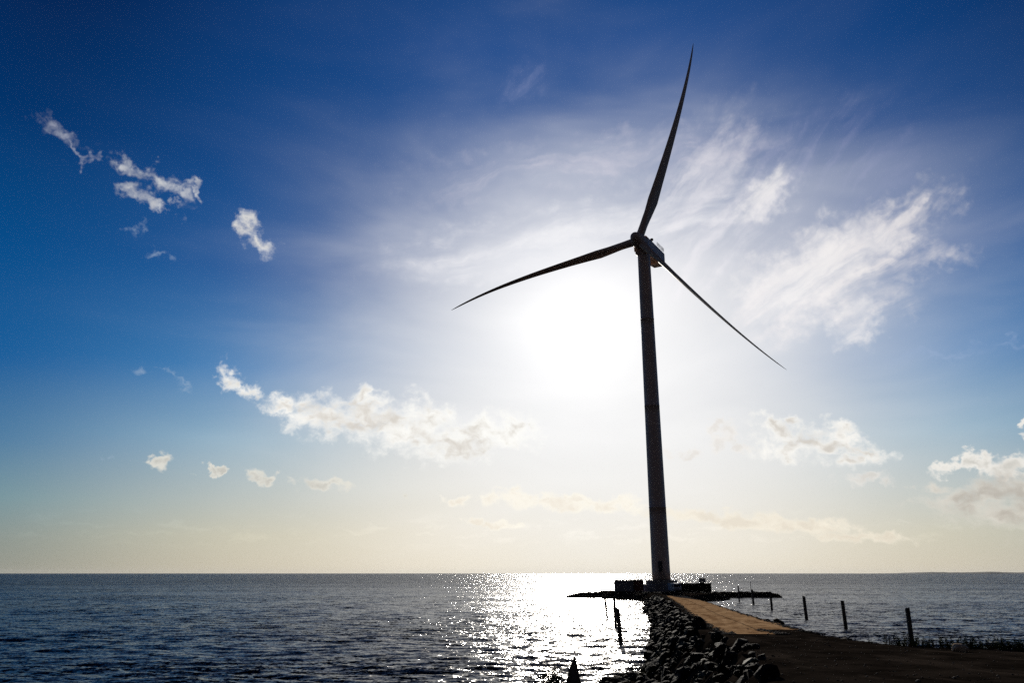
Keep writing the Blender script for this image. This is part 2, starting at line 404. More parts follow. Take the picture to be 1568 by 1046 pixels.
# seabed sheet so that nothing is hollow under the land
bm = bmesh.new(); box(bm, (0, 0, -5), (3000, 3000, .2)); tag(obj('seabed_ground', bm, M['bank']), kind='structure')

# ------------------------------------------------------------------ land: dike foot, causeway, turbine island, mole
ZT_Y = [-60, 5, 16, 27, 36.8, 43, 95, 158, 172, 260]; ZT_Z = [4.38, 4.32, 4.0, 3.62, 3.32, 3.1, 2.38, 1.5, 1.5, 1.5]
def ztop(y): return np.interp(y, ZT_Y, ZT_Z)
TOP = [(29.3,165), (18.6,95), (11.9,56), (10.0,43), (9.0,36), (8.2,29), (6.6,22), (4.8,16), (1.6,8), (-2,4), (-45,-3), (-45,-60), (140,-60),
       (140,-6), (60,12), (26,22), (17,25.5), (14.2,28.2), (13.4,31), (13.8,36), (15.4,43), (23.9,95), (34.3,163),
       (40,176), (48,187), (50.5,193), (50.5,217), (24,217), (24.5,201), (29,192), (31,184), (30.5,175)]
TOE = [(-80,26), (-12,36), (1.5,40.2), (5,43), (8.4,46.5), (10.4,51), (13,60), (12,40), (-2,20), (-80,10)]
MOLE = [(14.5,209.5), (24,209.8), (50,210.5), (68,211), (68,206.5), (50,206.6), (24,206.6), (14.5,208.3)]
def poly_sd(poly, x, y):
    """distance outside a polygon (negative inside)"""
    p = np.array(poly, float); q = np.roll(p, -1, 0); d = np.full(x.shape, 1e9); ins = np.zeros(x.shape, bool)
    for (ax, ay), (bx, by) in zip(p, q):
        ex, ey = bx-ax, by-ay; t = np.clip(((x-ax)*ex+(y-ay)*ey)/(ex*ex+ey*ey), 0, 1)
        d = np.minimum(d, np.hypot(x-ax-ex*t, y-ay-ey*t))
        c = (ay > y) != (by > y)
        with np.errstate(divide='ignore', invalid='ignore'): ins ^= c & (x < (bx-ax)*(y-ay)/(by-ay)+ax)
    return np.where(ins, -d, d)
n1, n2v, n3v = VNoise(11), VNoise(12), VNoise(13)
def ground(x, y, rough=True):
    x = np.asarray(x, float); y = np.asarray(y, float)
    wob = .5*fbm2(n1, x*.45, y*.45, 3) if rough else 0
    d1 = poly_sd(TOP, x, y)+wob*.7
    z = ztop(y)-np.maximum(d1, 0)*np.interp(y, [40, 52, 105, 140], [.85, 1.2, 1.12, .75])
    d2 = poly_sd(TOE, x, y)+wob*.8
    z = np.maximum(z, .45-np.maximum(d2, 0)*.45)
    d3 = poly_sd(MOLE, x, y)+wob*1.2
    z = np.maximum(z, 1.25-np.maximum(d3, 0)*.62-.9*np.clip((19-x)/5, 0, 1)-.5*np.clip((x-66)/3, 0, 1))
    if rough:
        outside = np.clip(d1*1.2, 0, 1)
        z = z+outside*.45*fbm2(n2v, x*1.1, y*1.1, 4)
        z = z+(1-outside)*.05*fbm2(n3v, x*.8, y*.8, 5)
    return z

def land_patch(name, xs, ys, mat, skip=None):
    XX, YY = np.meshgrid(xs, ys); ZZ = ground(XX, YY)
    ZZ = np.maximum(ZZ, -3)
    F = grid_faces(*XX.shape)
    ok = ZZ.ravel()[F].max(1) > -2.5
    o = from_arrays(name, np.stack([XX, YY, ZZ], -1).reshape(-1, 3), F[ok], mat)
    return tag(o, kind='structure')

def land_mat(t, p):
    co = t.new('ShaderNodeTexCoord').outputs['Object']
    g = t.new('ShaderNodeNewGeometry'); nz = t.sep(g.outputs['Normal'])[2]
    n = t.noise(co, .7, 6, .65); nb = t.noise(co, 9, 6, .7); nc = t.noise(co, 38, 3, .6)
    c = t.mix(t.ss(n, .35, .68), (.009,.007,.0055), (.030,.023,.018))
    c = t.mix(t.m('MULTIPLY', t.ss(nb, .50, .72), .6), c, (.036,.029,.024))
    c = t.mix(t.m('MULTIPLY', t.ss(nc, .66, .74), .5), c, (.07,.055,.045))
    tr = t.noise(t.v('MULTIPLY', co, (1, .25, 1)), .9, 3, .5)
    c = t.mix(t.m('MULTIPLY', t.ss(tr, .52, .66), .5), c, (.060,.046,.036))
    t.put(p.inputs['Base Color'], c); p.inputs['Roughness'].default_value = 1; p.inputs['Specular IOR Level'].default_value = .0
    bp = t.new('ShaderNodeBump'); bp.inputs['Strength'].default_value = .5; bp.inputs['Distance'].default_value = .04
    t.put(bp.inputs['Height'], t.m('ADD', nb, t.m('MULTIPLY', nc, .4))); t.put(p.inputs['Normal'], bp.outputs[0])
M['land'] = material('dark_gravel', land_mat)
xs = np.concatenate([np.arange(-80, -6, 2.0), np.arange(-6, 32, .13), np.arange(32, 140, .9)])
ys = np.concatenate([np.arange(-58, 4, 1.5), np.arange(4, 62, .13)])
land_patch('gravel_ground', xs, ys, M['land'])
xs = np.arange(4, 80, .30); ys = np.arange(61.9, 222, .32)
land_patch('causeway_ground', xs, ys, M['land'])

# ------------------------------------------------------------------ concrete slab road: two lanes of slabs, the left one ends nearer
ctr = [(9.95, 36.2), (10.9, 43), (14.8, 67), (19.9, 95), (25.6, 128), (30.6, 158), (32.2, 168)]
def road_at(y):
    cx = [c[0] for c in ctr]; cy = [c[1] for c in ctr]
    return float(np.interp(y, cy, cx))
def lane(name, o0, o1, y0, y1):
    bm = bmesh.new(); uvl = bm.loops.layers.uv.new('UVMap'); prev = None; nseg = 420
    d = Vector((13.9, 91)).normalized(); nrm = Vector((d.y, -d.x))
    for i in range(nseg+1):
        y = y0+(y1-y0)*i/nseg; row = []
        for j in range(9):
            o = o0+(o1-o0)*j/8
            o_ = o+(.16*sin(y*1.7+o)*sin(y*.53)+.09*sin(y*4.3))*(1 if (j == 0 and o0 == 0) or (j == 8 and o1 > 3) else 0)
            px = road_at(y)+nrm.x*o_; py = y+nrm.y*o
            row.append((bm.verts.new((px, py, float(ztop(py))+.05+.015*sin(px*3)*sin(py*1.1))), (o, y)))
        if prev:
            for a in range(8):
                f = bm.faces.new((prev[a][0], prev[a+1][0], row[a+1][0], row[a][0]))
                for lp, q in zip(f.loops, (prev[a], prev[a+1], row[a+1], row[a])): lp[uvl].uv = q[1]
        prev = row
    # skirt: real slab thickness
    es = [e for e in bm.edges if e.is_boundary]
    r = bmesh.ops.extrude_edge_only(bm, edges=es)
    for v in r['geom']:
        if isinstance(v, bmesh.types.BMVert): v.co.z -= .16
    return tag(obj(name, bm, M['slab'], smooth=False), kind='structure')
lane('concrete_road', 0.0, 2.05, 37.2, 166)
lane('concrete_road', 2.06, 4.1, 43.6, 166)

# ------------------------------------------------------------------ wind turbine
TX, TY = 38.9, 208.4
q = dict(th=.552, Z=98.983, R=63.595, ph=-.381, pf=.74, s=2.753, tilt=5.401, oh=3.547, co=6.019, of=.031,
         dp=(-1.616, -1.384, 3.03), ds=(.526, .934, -1.35))
t_ = R(q['tilt'])
ax = Vector((-sin(q['th'])*cos(t_), -cos(q['th'])*cos(t_), sin(t_)))
e1 = ax.cross(Vector((0, 0, 1))).normalized(); e2 = e1.cross(ax)
HUB = Vector((TX, TY, q['Z']))+ax*q['oh']
turb = empty('wind_turbine', (TX, TY, 1.5)); tag(turb, 'tall three-bladed wind turbine standing on the round concrete plinth at the end of the causeway', 'wind turbine')
def local(bm): bmesh.ops.translate(bm, verts=bm.verts[:], vec=(-TX, -TY, -1.5)); return bm

bm = bmesh.new(); z0, z1 = 4.25, 96.6
prof = []
for k in range(41):
    f = k/40; z = z0+(z1-z0)*f; r = 2.38-(2.38-1.78)*f**.9
    prof.append((r, z))
    if k in (8, 20, 31): prof += [(r+.05, z+.01), (r+.05, z+.16), (r, z+.17)]
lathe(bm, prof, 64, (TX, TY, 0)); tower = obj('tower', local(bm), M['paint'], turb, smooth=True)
bm = bmesh.new(); yf = TY-2.36
for i in range(13):   # arched door leaf
    pass
pts = [(-.55, 6.4), (.55, 6.4), (.55, 8.6)]+[(.55*cos(a), 8.6+.55*sin(a)) for a in np.linspace(.2, pi-.2, 9)]+[(-.55, 8.6)]
vf = [bm.verts.new((TX-.5+x, yf-.10, z)) for x, z in pts]; vb = [bm.verts.new((TX-.5+x, yf+.2, z)) for x, z in pts]
bm.faces.new(vf); n = len(pts)
for i in range(n): bm.faces.new((vf[i], vf[(i+1) % n], vb[(i+1) % n], vb[i]))
door = obj('door', local(bm), M['dark_steel'], tower)
bm = bmesh.new(); box(bm, (TX-.15, yf-.16, 7.5), (.06, .06, .3)); obj('handle', local(bm), M['steel'], door)
bm = bmesh.new()   # stair up to the tower door
for i in range(7): box(bm, (TX-.5, yf-.5-.28*i, 6.2-.3*i), (1.2, .3, .06))
for s_ in (-.6, .6): bar(bm, (TX-.5+s_, yf-.2, 6.35), (TX-.5+s_, yf-2.4, 4.3), .05)
for s_ in (-.6, .6): bar(bm, (TX-.5+s_, yf-.2, 7.3), (TX-.5+s_, yf-2.4, 5.2), .03)
obj('door_stair', local(bm), M['dark_steel'], turb)

# nacelle, seen from below
back = Vector((sin(q['th']), cos(q['th']), 0)); right = Vector((back.y, -back.x, 0)); upv = Vector((0, 0, 1))
top = Vector((TX, TY, q['Z']))
def nac(bm, a0, a1, sx0, sx1, zb0, zt0, zb1, zt1, ch=.5):
    """chamfered box from a0 to a1 along the nacelle axis"""
    def ring(a, hw, zb, zt):
        return [bm.verts.new(top+back*a+right*x+upv*z) for x, z in
                ((-hw+ch, zb), (hw-ch, zb), (hw, zb+ch), (hw, zt-ch), (hw-ch, zt), (-hw+ch, zt), (-hw, zt-ch), (-hw, zb+ch))]
    A = ring(a0, sx0, zb0, zt0); B = ring(a1, sx1, zb1, zt1)
    for i in range(8): bm.faces.new((A[i], A[(i+1) % 8], B[(i+1) % 8], B[i]))
    bm.faces.new(A); bm.faces.new(B[::-1])
bm = bmesh.new(); nac(bm, -2.1, 12.3, 2.15, 2.05, -2.6, 2.2, -2.2, 2.0); bmesh.ops.bevel(bm, geom=bm.edges[:], offset=.12, segments=2, affect='EDGES')
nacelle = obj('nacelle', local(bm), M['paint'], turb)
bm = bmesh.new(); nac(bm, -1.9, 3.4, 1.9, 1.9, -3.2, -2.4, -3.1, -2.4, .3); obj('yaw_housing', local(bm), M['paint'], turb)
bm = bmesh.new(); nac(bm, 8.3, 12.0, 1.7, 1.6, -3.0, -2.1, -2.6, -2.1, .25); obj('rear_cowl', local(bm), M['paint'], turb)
bm = bmesh.new()   # hoist platform railing on the rear roof
for i in range(6):
    for s_ in (-1.9, 1.9):
        a = top+back*(6.6+i*1.1)+right*s_+upv*2.0; bar(bm, a, a+upv*1.25, .05)
for s_ in (-1.9, 1.9):
    for h in (.45, .85, 1.25): bar(bm, top+back*6.6+right*s_+upv*(2.0+h), top+back*12.1+right*s_+upv*(2.0+h), .045)
for h in (.45, .85, 1.25): bar(bm, top+back*12.1-right*1.9+upv*(2.0+h), top+back*12.1+right*1.9+upv*(2.0+h), .045)
obj('roof_railing', local(bm), M['steel'], turb)
bm = bmesh.new(); a = top+back*6.3+right*.4+upv*2.0; bar(bm, a, a+upv*2.0, .12)
lathe(bm, [(.05, 0), (.42, .15), (.5, .45), (.42, .75), (.08, .9)], 16, a+upv*1.9)
obj('warning_lamp', local(bm), M['dark_steel'], turb, smooth=True)
bm = bmesh.new(); a = top+back*4.3+right*.6+upv*2.0; bar(bm, a, a+upv*1.5, .14); box(bm, a+upv*1.5, (.5, .16, .16))
obj('wind_sensor', local(bm), M['dark_steel'], turb)
# spinner
bm = bmesh.new(); rot = ax.to_track_quat('Z', 'Y').to_matrix()
lathe(bm, [(1.75, -1.7), (2.0, -1.4), (2.15, -.6), (2.15, .6), (2.0, 1.2), (1.72, 2.0), (1.45, 2.7), (1.2, 3.2), (.8, 3.6), (.3, 3.8)], 40, HUB, rot)
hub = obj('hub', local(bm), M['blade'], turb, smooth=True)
# blades
CH = [(0, 2.4, 1.0), (.03, 2.4, 1.0), (.08, 2.6, .82), (.14, 3.2, .54), (.20, 3.9, .36), (.3, 3.3, .28), (.45, 2.6, .24), (.6, 1.95, .21), (.75, 1.35, .20),
      (.88, .9, .19), (.95, .6, .18), (.99, .3, .18), (1.0, .12, .18)]
TW = [(0, 0), (.2, 0), (1, 0)]
PITCHES = (66, 97, 76)
for k in range(3):
    A = q['ph']+k*2*pi/3; er = cos(A)*e2+sin(A)*e1; et = -sin(A)*e2+cos(A)*e1
    bm = bmesh.new(); rings = []; ns = 60; nc = 24
    for i in range(ns+1):
        f = i/ns; t = f
        ch = np.interp(t, [c[0] for c in CH], [c[1] for c in CH]); th = np.interp(t, [c[0] for c in CH], [c[2] for c in CH])
        ctrp = HUB+er*(q['R']*t)+ax*((q['pf']+q['dp'][k])*t**4+q['co']*t)+et*((q['s']+q['ds'][k])*t**4+q['of']*(1-t))
        b = R(PITCHES[k])+R(14)*max(0, .35-t)
        cdir = -cos(b)*et-sin(b)*ax; ndir = er.cross(cdir)
        rnd = float(np.clip((.14-t)/.12, 0, 1)); ring = []
        for j in range(nc):
            a = 2*pi*j/nc; xx = cos(a)
            yy = sin(a)*(1-rnd)*(.5-.38*(-xx)*1)*1.0+sin(a)*rnd
            if rnd < 1: yy = sin(a)*(rnd+(1-rnd)*(.62+.42*(-xx)))
            off = (1-rnd)*.16
            ring.append(bm.verts.new(ctrp+cdir*(ch*.5*(xx+off*2))+ndir*(ch*th*.5*yy)))
        rings.append(ring)
    for Aa, Bb in zip(rings, rings[1:]):
        for j in range(nc): bm.faces.new((Aa[j], Aa[(j+1) % nc], Bb[(j+1) % nc], Bb[j]))
    bm.faces.new(rings[0]); bm.faces.new(rings[-1][::-1])
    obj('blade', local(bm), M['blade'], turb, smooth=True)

# plinth
pl = empty('turbine_plinth', (TX, TY, 1.4)); tag(pl, 'round grey concrete plinth carrying the turbine tower', 'plinth')
bm = bmesh.new(); lathe(bm, [(5.3, 1.2), (5.0, 2.2), (4.7, 3.2), (4.05, 3.3), (4.0, 4.2), (3.94, 4.27)], 48, (TX, TY, 0))
bmesh.ops.translate(bm, verts=bm.verts[:], vec=(-TX, -TY, -1.4)); obj('base', bm, M['concrete'], pl)
for i in range(10):
    a = -pi/2+.75+(2*pi-1.5)*i/9+.0; c_ = Vector((3.8*cos(a), 3.8*sin(a), 2.87)); 
    if i % 3 == 0:
        bm = bmesh.new(); bar(bm, c_, c_+Vector((0, 0, 1.1)), .06, 6); obj('railing_post', bm, M['steel'], pl)

# ------------------------------------------------------------------ things on the island
def container(name, cx, cy, rz, L, Wd, H, mat, label, lids):
    r = empty(name, (cx, cy, 1.5), rz); tag(r, label, 'container')
    bm = bmesh.new(); box(bm, (0, 0, H/2+.1), (L-.1, Wd-.1, H-.2))
    nrib = int(L/.35)
    for i in range(nrib):
        for s_ in (-1, 1): box(bm, (-L/2+.3+i*(L-.6)/(nrib-1), s_*(Wd/2-.03), H/2+.1), (.14, .07, H-.45))
    obj('body', bm, M[mat], r)
    bm = bmesh.new()
    for sx in (-1, 1):
        for sy in (-1, 1): box(bm, (sx*(L/2-.07), sy*(Wd/2-.07), H/2), (.17, .17, H))
    for z in (.09, H-.07):
        for sy in (-1, 1): box(bm, (0, sy*(Wd/2-.05), z), (L-.32, .13, .15))
        for sx in (-1, 1): box(bm, (sx*(L/2-.05), 0, z), (.13, Wd-.32, .15))
    obj('frame', bm, M['dark_steel'], r)
    bm = bmesh.new()
    for s_ in (-1, 1):
        for o in (-.35, .35): bar(bm, (L/2+.03, s_*Wd/4+o*.5, .25), (L/2+.03, s_*Wd/4+o*.5, H-.25), .03, 6)
    obj('lock_rods', bm, M['steel'], r)
    for (x0, x1) in lids:
        bm = bmesh.new(); box(bm, ((x0+x1)/2, 0, H+.14), (x1-x0, Wd-.1, .14), bev=.03)
        for xx in (x0+.3, x1-.3): box(bm, (xx, 0, H+.04), (.2, Wd-.4, .08))
        obj('roof_panel', bm, M['dark_steel'], r)
container('storage_container', 28.35, 203.2, R(-3), 4.6, 2.5, 2.75, 'grey_box', 'grey storage container on the island left of the turbine plinth', [(-2.1, .05), (.3, 2.2)])
container('storage_container', 32.0, 203.6, R(-3), 2.5, 2.4, 2.85, 'red_box', 'dark red container between the grey container and the turbine plinth', [(-1.2, 1.1)])

# dark stone yard wall on the right
yw = empty('yard_wall', (45.6, 202, 1.5)); tag(yw, 'long dark stone wall right of the turbine plinth', 'wall')
bm = bmesh.new(); random.seed(4)
for row in range(4):
    x = -4.35+(.35 if row % 2 else 0)
    while x < 4.3:
        wd = random.uniform(.7, 1.3); hh = .47
        if x+wd > 4.45: wd = 4.45-x
        if wd > .25: box(bm, (x+wd/2, random.uniform(-.05, .05), row*.475+.24), (wd-.03, 1.2+random.uniform(-.1, .1), hh), rz=random.uniform(-.02, .02), bev=.04)
        x += wd
obj('stonework', bm, M['rock'], yw)
bm = bmesh.new()
x = -4.2
while x < 4.2:
    wd = random.uniform(.5, 1.1); hh = random.uniform(.15, .3)+(.25 if 1.2 < x < 2.2 else 0)
    box(bm, (x+wd/2, 0, 1.9+hh/2), (wd-.04, 1.0, hh), rz=random.uniform(-.1, .1), bev=.05); x += wd
obj('coping', bm, M['rock'], yw)
cr = empty('wooden_crate', (48.0, 202, 3.78)); tag(cr, 'pale crate standing on top of the dark stone wall', 'crate')
bm = bmesh.new(); box(bm, (0, 0, .55), (1.35, .9, .9), bev=.02); obj('body', bm, M['tarp'], cr)
bm = bmesh.new()
for sx in (-1, 1):
    for sy in (-1, 1): box(bm, (sx*.68, sy*.46, .55), (.09, .09, 1.1))
for z in (.14, .98):
    for sy in (-1, 1): box(bm, (0, sy*.46, z), (1.29, .06, .12))
    for sx in (-1, 1): box(bm, (sx*.68, 0, z), (.06, .84, .12))
obj('frame', bm, M['grey_wood'], cr)

# white van parked against the plinth, seen from the front
van = empty('parked_van', (40.6, 200.3, 1.5), R(6)); tag(van, 'white van parked at the foot of the turbine plinth', 'van')
bm = bmesh.new(); Wv = 1.0
side = [(-2.4, .35), (-2.45, .9), (-2.3, 1.15), (-1.75, 1.95), (-1.4, 2.12), (2.3, 2.15), (2.45, 2.0), (2.45, .35)]
A = [bm.verts.new((-Wv, y, z)) for y, z in side]; B = [bm.verts.new((Wv, y, z)) for y, z in side]
bm.faces.new(A); bm.faces.new(B[::-1])
for i in range(len(side)): bm.faces.new((A[i], A[(i+1) % 8], B[(i+1) % 8], B[i]))
bmesh.ops.bevel(bm, geom=bm.edges[:], offset=.09, segments=3, affect='EDGES'); obj('body', bm, M['white_paint'], van)
def quad(name, pts, mat, parent, off=.02):
    bm = bmesh.new(); vs = [bm.verts.new(p) for p in pts]; f = bm.faces.new(vs); bm.normal_update(); r = bmesh.ops.extrude_face_region(bm, geom=[f])
    for v in r['geom']:
        if isinstance(v, bmesh.types.BMVert): v.co -= f.normal*off
    return obj(name, bm, mat, parent)
quad('windscreen', [(-.82, -2.30, 1.24), (.82, -2.30, 1.24), (.74, -1.83, 1.90), (-.74, -1.83, 1.90)], M['glass'], van, .05)
for s_ in (-1, 1):
    bm = bmesh.new(); box(bm, (s_*1.01, -1.2, 1.55), (.03, .9, .5), bev=.01); obj('side_window', bm, M['glass'], van)
    bm = bmesh.new(); box(bm, (s_*.75, -2.44, .85), (.28, .08, .2), bev=.02); obj('headlight', bm, M['steel'], van)
    bm = bmesh.new(); box(bm, (s_*1.12, -1.75, 1.35), (.2, .12, .28), bev=.03); obj('mirror', bm, M['dark_steel'], van)
    for yy in (-1.55, 1.5):
        bm = bmesh.new(); lathe(bm, [(.2, -.12), (.34, -.12), (.36, -.08), (.36, .08), (.34, .12), (.2, .12)], 24, (s_*.9, yy, .36), Matrix.Rotation(pi/2, 3, 'Y'))
        wh = obj('wheel', bm, M['rubber'], van)
        bm = bmesh.new(); lathe(bm, [(.2, -.13), (.19, .13)], 16, (s_*.9, yy, .36), Matrix.Rotation(pi/2, 3, 'Y')); obj('rim', bm, M['steel'], wh)
bm = bmesh.new(); box(bm, (0, -2.5, .5), (1.8, .14, .26), bev=.04); obj('bumper', bm, M['dark_steel'], van)
bm = bmesh.new(); box(bm, (0, -2.46, .85), (.95, .06, .18), bev=.01); obj('grille', bm, M['dark_steel'], van)

# ------------------------------------------------------------------ mooring piles
def pile(name, x, y, zt, r, lean, label, group=None, mat='wood', seed=0, cat='post', tip=0):
    rr = random.Random(seed); bm = bmesh.new(); n = 14; rings = []; zb = -1.6
    for k in range(15):
        f = k/14; z = zb+(zt-zb)*f; ring = []
        for i in range(n):
            a = 2*pi*i/n; rad = r*(1.06-.12*f)*(1+.06*sin(3*a+seed)+.03*rr.random())
            zz = z+(tip*cos(a+seed)*r if k == 14 else 0)
            ring.append(bm.verts.new((rad*cos(a)+lean[0]*(z/3), rad*sin(a)+lean[1]*(z/3), zz)))
        rings.append(ring)
    for A, B in zip(rings, rings[1:]):
        for i in range(n): bm.faces.new((A[i], A[(i+1) % n], B[(i+1) % n], B[i]))
    bm.faces.new(rings[0][::-1]); bm.faces.new(rings[-1])
    o = obj(name, bm, M[mat], smooth=False); o.location = (x, y, 0)
    return tag(o, label, cat, group)
gR = 'timber posts in the water along the right side of the causeway'
pr = [(34.45, 70.5, 3.1, .20, 'stout timber post just beyond the weeds on the right bank'),
      (37.3, 91, 3.0, .20, 'timber post in open water, second from the weedy right bank'),
      (39.9, 110, 3.0, .21, 'timber post in open water, just right of the tip of the stone mole'),
      (44.2, 137.6, 3.0, .18, 'timber post crossing in front of the outer end of the right mole arm'),
      (47.9, 160, 2.9, .17, 'slim timber post in front of the middle of the right mole arm'),
      (49.6, 176, 3.4, .15, 'thin short post in front of the mole beside the yard wall')]
for i, (x, y, z, r, lb) in enumerate(pr):
    pile('mooring_post', x, y, z, r, (random.uniform(-.06, .02), 0), lb, gR, seed=i+1, tip=.2)
gL = 'timber posts in the glittering water left of the causeway'
for i, (x, y, z, r, ln, lb) in enumerate([
        (13.5, 115, 2.75, .14, (-.3, 0), 'thin leaning post left of the causeway, nearest to the mole'),
        (12.05, 94.7, 3.1, .145, (-.05, 0), 'upright timber post in the glitter, behind the thicker leaning post'),
        (9.75, 73.5, 2.95, .19, (-.16, 0), 'thicker timber post in the glitter, nearest to the rocks on the left side')]):
    pile('mooring_post', x, y, z, r, ln, lb, gL, seed=20+i, tip=.5)
pile('marker_stake', 50.0, 168, 4.3, .06, (0, 0), 'very thin marker stake rising above the right mole arm', seed=31)

# broken timber stump at the water's edge
bm = bmesh.new(); prof = [(-.42, -1.0), (.46, -1.0), (.34, .9), (.20, 1.75), (.12, 2.42), (.07, 2.62), (0, 2.35), (-.06, 2.12), (-.14, 1.98), (-.13, 1.7), (-.24, 1.45), (-.27, 1.05), (-.26, .6)]
A = [bm.verts.new((x, -.22+.1*(z/2.6), z)) for x, z in prof]; B = [bm.verts.new((x*.92+.01, .2-.12*(z/2.6), z*.985-.02)) for x, z in prof]
bm.faces.new(A); bm.faces.new(B[::-1]); n = len(prof)
for i in range(n): bm.faces.new((A[i], A[(i+1) % n], B[(i+1) % n], B[i]))
bmesh.ops.bevel(bm, geom=bm.edges[:], offset=.025, segments=1, affect='EDGES')
o = obj('broken_stump', bm, M['grey_wood']); o.location = (2.95, 40.2, -.42); o.scale = (1.45, 1.3, 1); tag(o, 'pointed grey stump of split timber among the weeds at the water edge', 'stump')

# ------------------------------------------------------------------ boulders
def rock_mesh(seed, sub=3):
    rr = random.Random(seed); bm = bmesh.new(); bmesh.ops.create_icosphere(bm, subdivisions=sub, radius=1)
    planes = [(Vector((rr.uniform(-1, 1), rr.uniform(-1, 1), rr.uniform(-1, 1))).normalized(), rr.uniform(.38, .80)) for _ in range(11)]
    for v in bm.verts:
        d = v.co.normalized(); r_ = 1.0
        for n_, h in planes:
            c_ = d.dot(n_)
            if c_ > 1e-3: r_ = min(r_, h/c_)
        v.co = d*r_*(1+.03*sin(7*d.x+seed)*cos(9*d.y))
    me = bpy.data.meshes.new('boulder'); bm.to_mesh(me); bm.free()
    for p in me.polygons: p.use_smooth = False
    return me
RM = []
for mname, cnt in (('rock', 7), ('rock_brown', 3), ('rock_moss', 2)):
    for i in range(cnt):
        me = rock_mesh(len(RM)*13+5); me.materials.append(M[mname]); RM.append((me, mname))
random.seed(21)
cand = []
def add_rocks(n, xy, smin, smax):
    for _ in range(n):
        x, y = xy(); s = smin+(smax-smin)*random.random()**1.7
        cand.append((x, y, s))
LC = [(29.3,165), (18.6,95), (11.9,56), (10.0,43), (9.0,36), (8.2,29), (6.6,22), (4.8,16), (1.6,8)]
def left_slope(y0, y1, w0, w1):
    def f():
        y = random.uniform(y0, y1); lx = np.interp(y, [p[1] for p in LC[::-1]], [p[0] for p in LC[::-1]])
        return lx-random.uniform(w0, w1), y
    return f
def right_slope(y0, y1, w0, w1):
    def f():
        y = random.uniform(y0, y1); rx = np.interp(y, [31, 36, 43, 95, 163], [13.4, 13.8, 15.4, 23.9, 34.3])
        return rx+random.uniform(w0, w1), y
    return f
add_rocks(520, left_slope(15, 45, -.1, 5.5), .12, .52)
add_rocks(800, left_slope(45, 62, -.1, 4.6), .14, .62)
add_rocks(800, left_slope(62, 95, -.1, 4.2), .2, .6)
add_rocks(700, left_slope(95, 168, -.2, 3.6), .3, .7)
add_rocks(320, right_slope(31, 80, -.1, 3.5), .22, .5)
add_rocks(420, right_slope(80, 165, -.1, 3), .25, .5)
add_rocks(260, lambda: (random.uniform(13, 71), random.choice((203.5, 205, 206.3, 208, 210))+random.uniform(-.7, .7)), .14, .38)
add_rocks(130, lambda: (random.uniform(29, 51), random.uniform(183, 193)), .2, .5)
add_rocks(40, lambda: (random.uniform(8.2, 10), random.uniform(46, 50.5)), .2, .4)
add_rocks(60, lambda: (random.uniform(15, 45), 0), .2, .4)
cand = [(x, (26-.27*(x-12) if y == 0 else y), s) for x, y, s in cand]
zz = ground(np.array([c[0] for c in cand]), np.array([c[1] for c in cand]))
ROAD = [(c[0], c[1]) for c in ctr]
vis = []
for (x, y, s), z in zip(cand, zz):
    if z < -.2: continue
    if 36 < y < 168:
        off = x-road_at(y)
        if -.25-s*.8 < off < 4.35+s*.8: continue
    if y > 196 and 24 < x < 51 and z > 1.3: continue
    px = FPX*x/(y*cos(PITCH))+784; dip = (EYE-z-s*.5)/math.hypot(x, y)
    inframe = px < 1600 and px > 700 and dip < .15
    vis.append((s/math.hypot(x, y)**.85*(1 if inframe else .01)*(1 if z > -.1 else .4), x, y, z, s))
vis.sort(reverse=True)
stuffV, stuffF, off = [], [], 0
meshes_np = []
for me, mname in RM:
    v = np.empty(len(me.vertices)*3, np.float32); me.vertices.foreach_get('co', v)
    meshes_np.append((v.reshape(-1, 3), np.array([p.vertices[:] for p in me.polygons], np.int32)))
low = []
for i in range(4):
    me = rock_mesh(200+i, 2); v = np.empty(len(me.vertices)*3, np.float32); me.vertices.foreach_get('co', v)
    low.append((v.reshape(-1, 3), np.array([p.vertices[:] for p in me.polygons], np.int32))); bpy.data.meshes.remove(me)
LBL = {'rock': 'dark angular boulder on the causeway bank', 'rock_brown': 'brown angular boulder on the causeway bank',
       'rock_moss': 'green mossy boulder on the causeway bank'}
for i, (key, x, y, z, s) in enumerate(vis):
    s *= .95*(.75 if y < 28 else 1); sc = (s*random.uniform(.8, 1.6), s*random.uniform(.65, 1.15), s*random.uniform(.5, 1.0)); rz = random.uniform(0, 6.28); tl = random.uniform(-.7, .7)
    if s > .30 and y < 40: s *= .7
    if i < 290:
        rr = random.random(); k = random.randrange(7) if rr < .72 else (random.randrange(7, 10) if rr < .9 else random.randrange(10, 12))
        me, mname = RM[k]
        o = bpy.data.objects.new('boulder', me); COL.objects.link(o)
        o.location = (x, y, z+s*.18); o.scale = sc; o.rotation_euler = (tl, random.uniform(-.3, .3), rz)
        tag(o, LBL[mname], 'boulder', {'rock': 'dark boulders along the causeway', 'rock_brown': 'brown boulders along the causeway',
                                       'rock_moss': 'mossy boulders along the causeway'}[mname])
    else:
        v, f = low[i % 4]; m_ = np.array(Matrix.Rotation(rz, 3, 'Z') @ Matrix.Rotation(tl, 3, 'X'))
        stuffV.append((v*np.array(sc)) @ m_.T+np.array([x, y, z+s*.15])); stuffF.append(f+off); off += len(v)
rub = from_arrays('rubble', np.vstack(stuffV), np.vstack(stuffF), M['rock'], smooth=False)
tag(rub, 'smaller dark rubble filling the banks and the stone mole', 'rubble', kind='stuff')
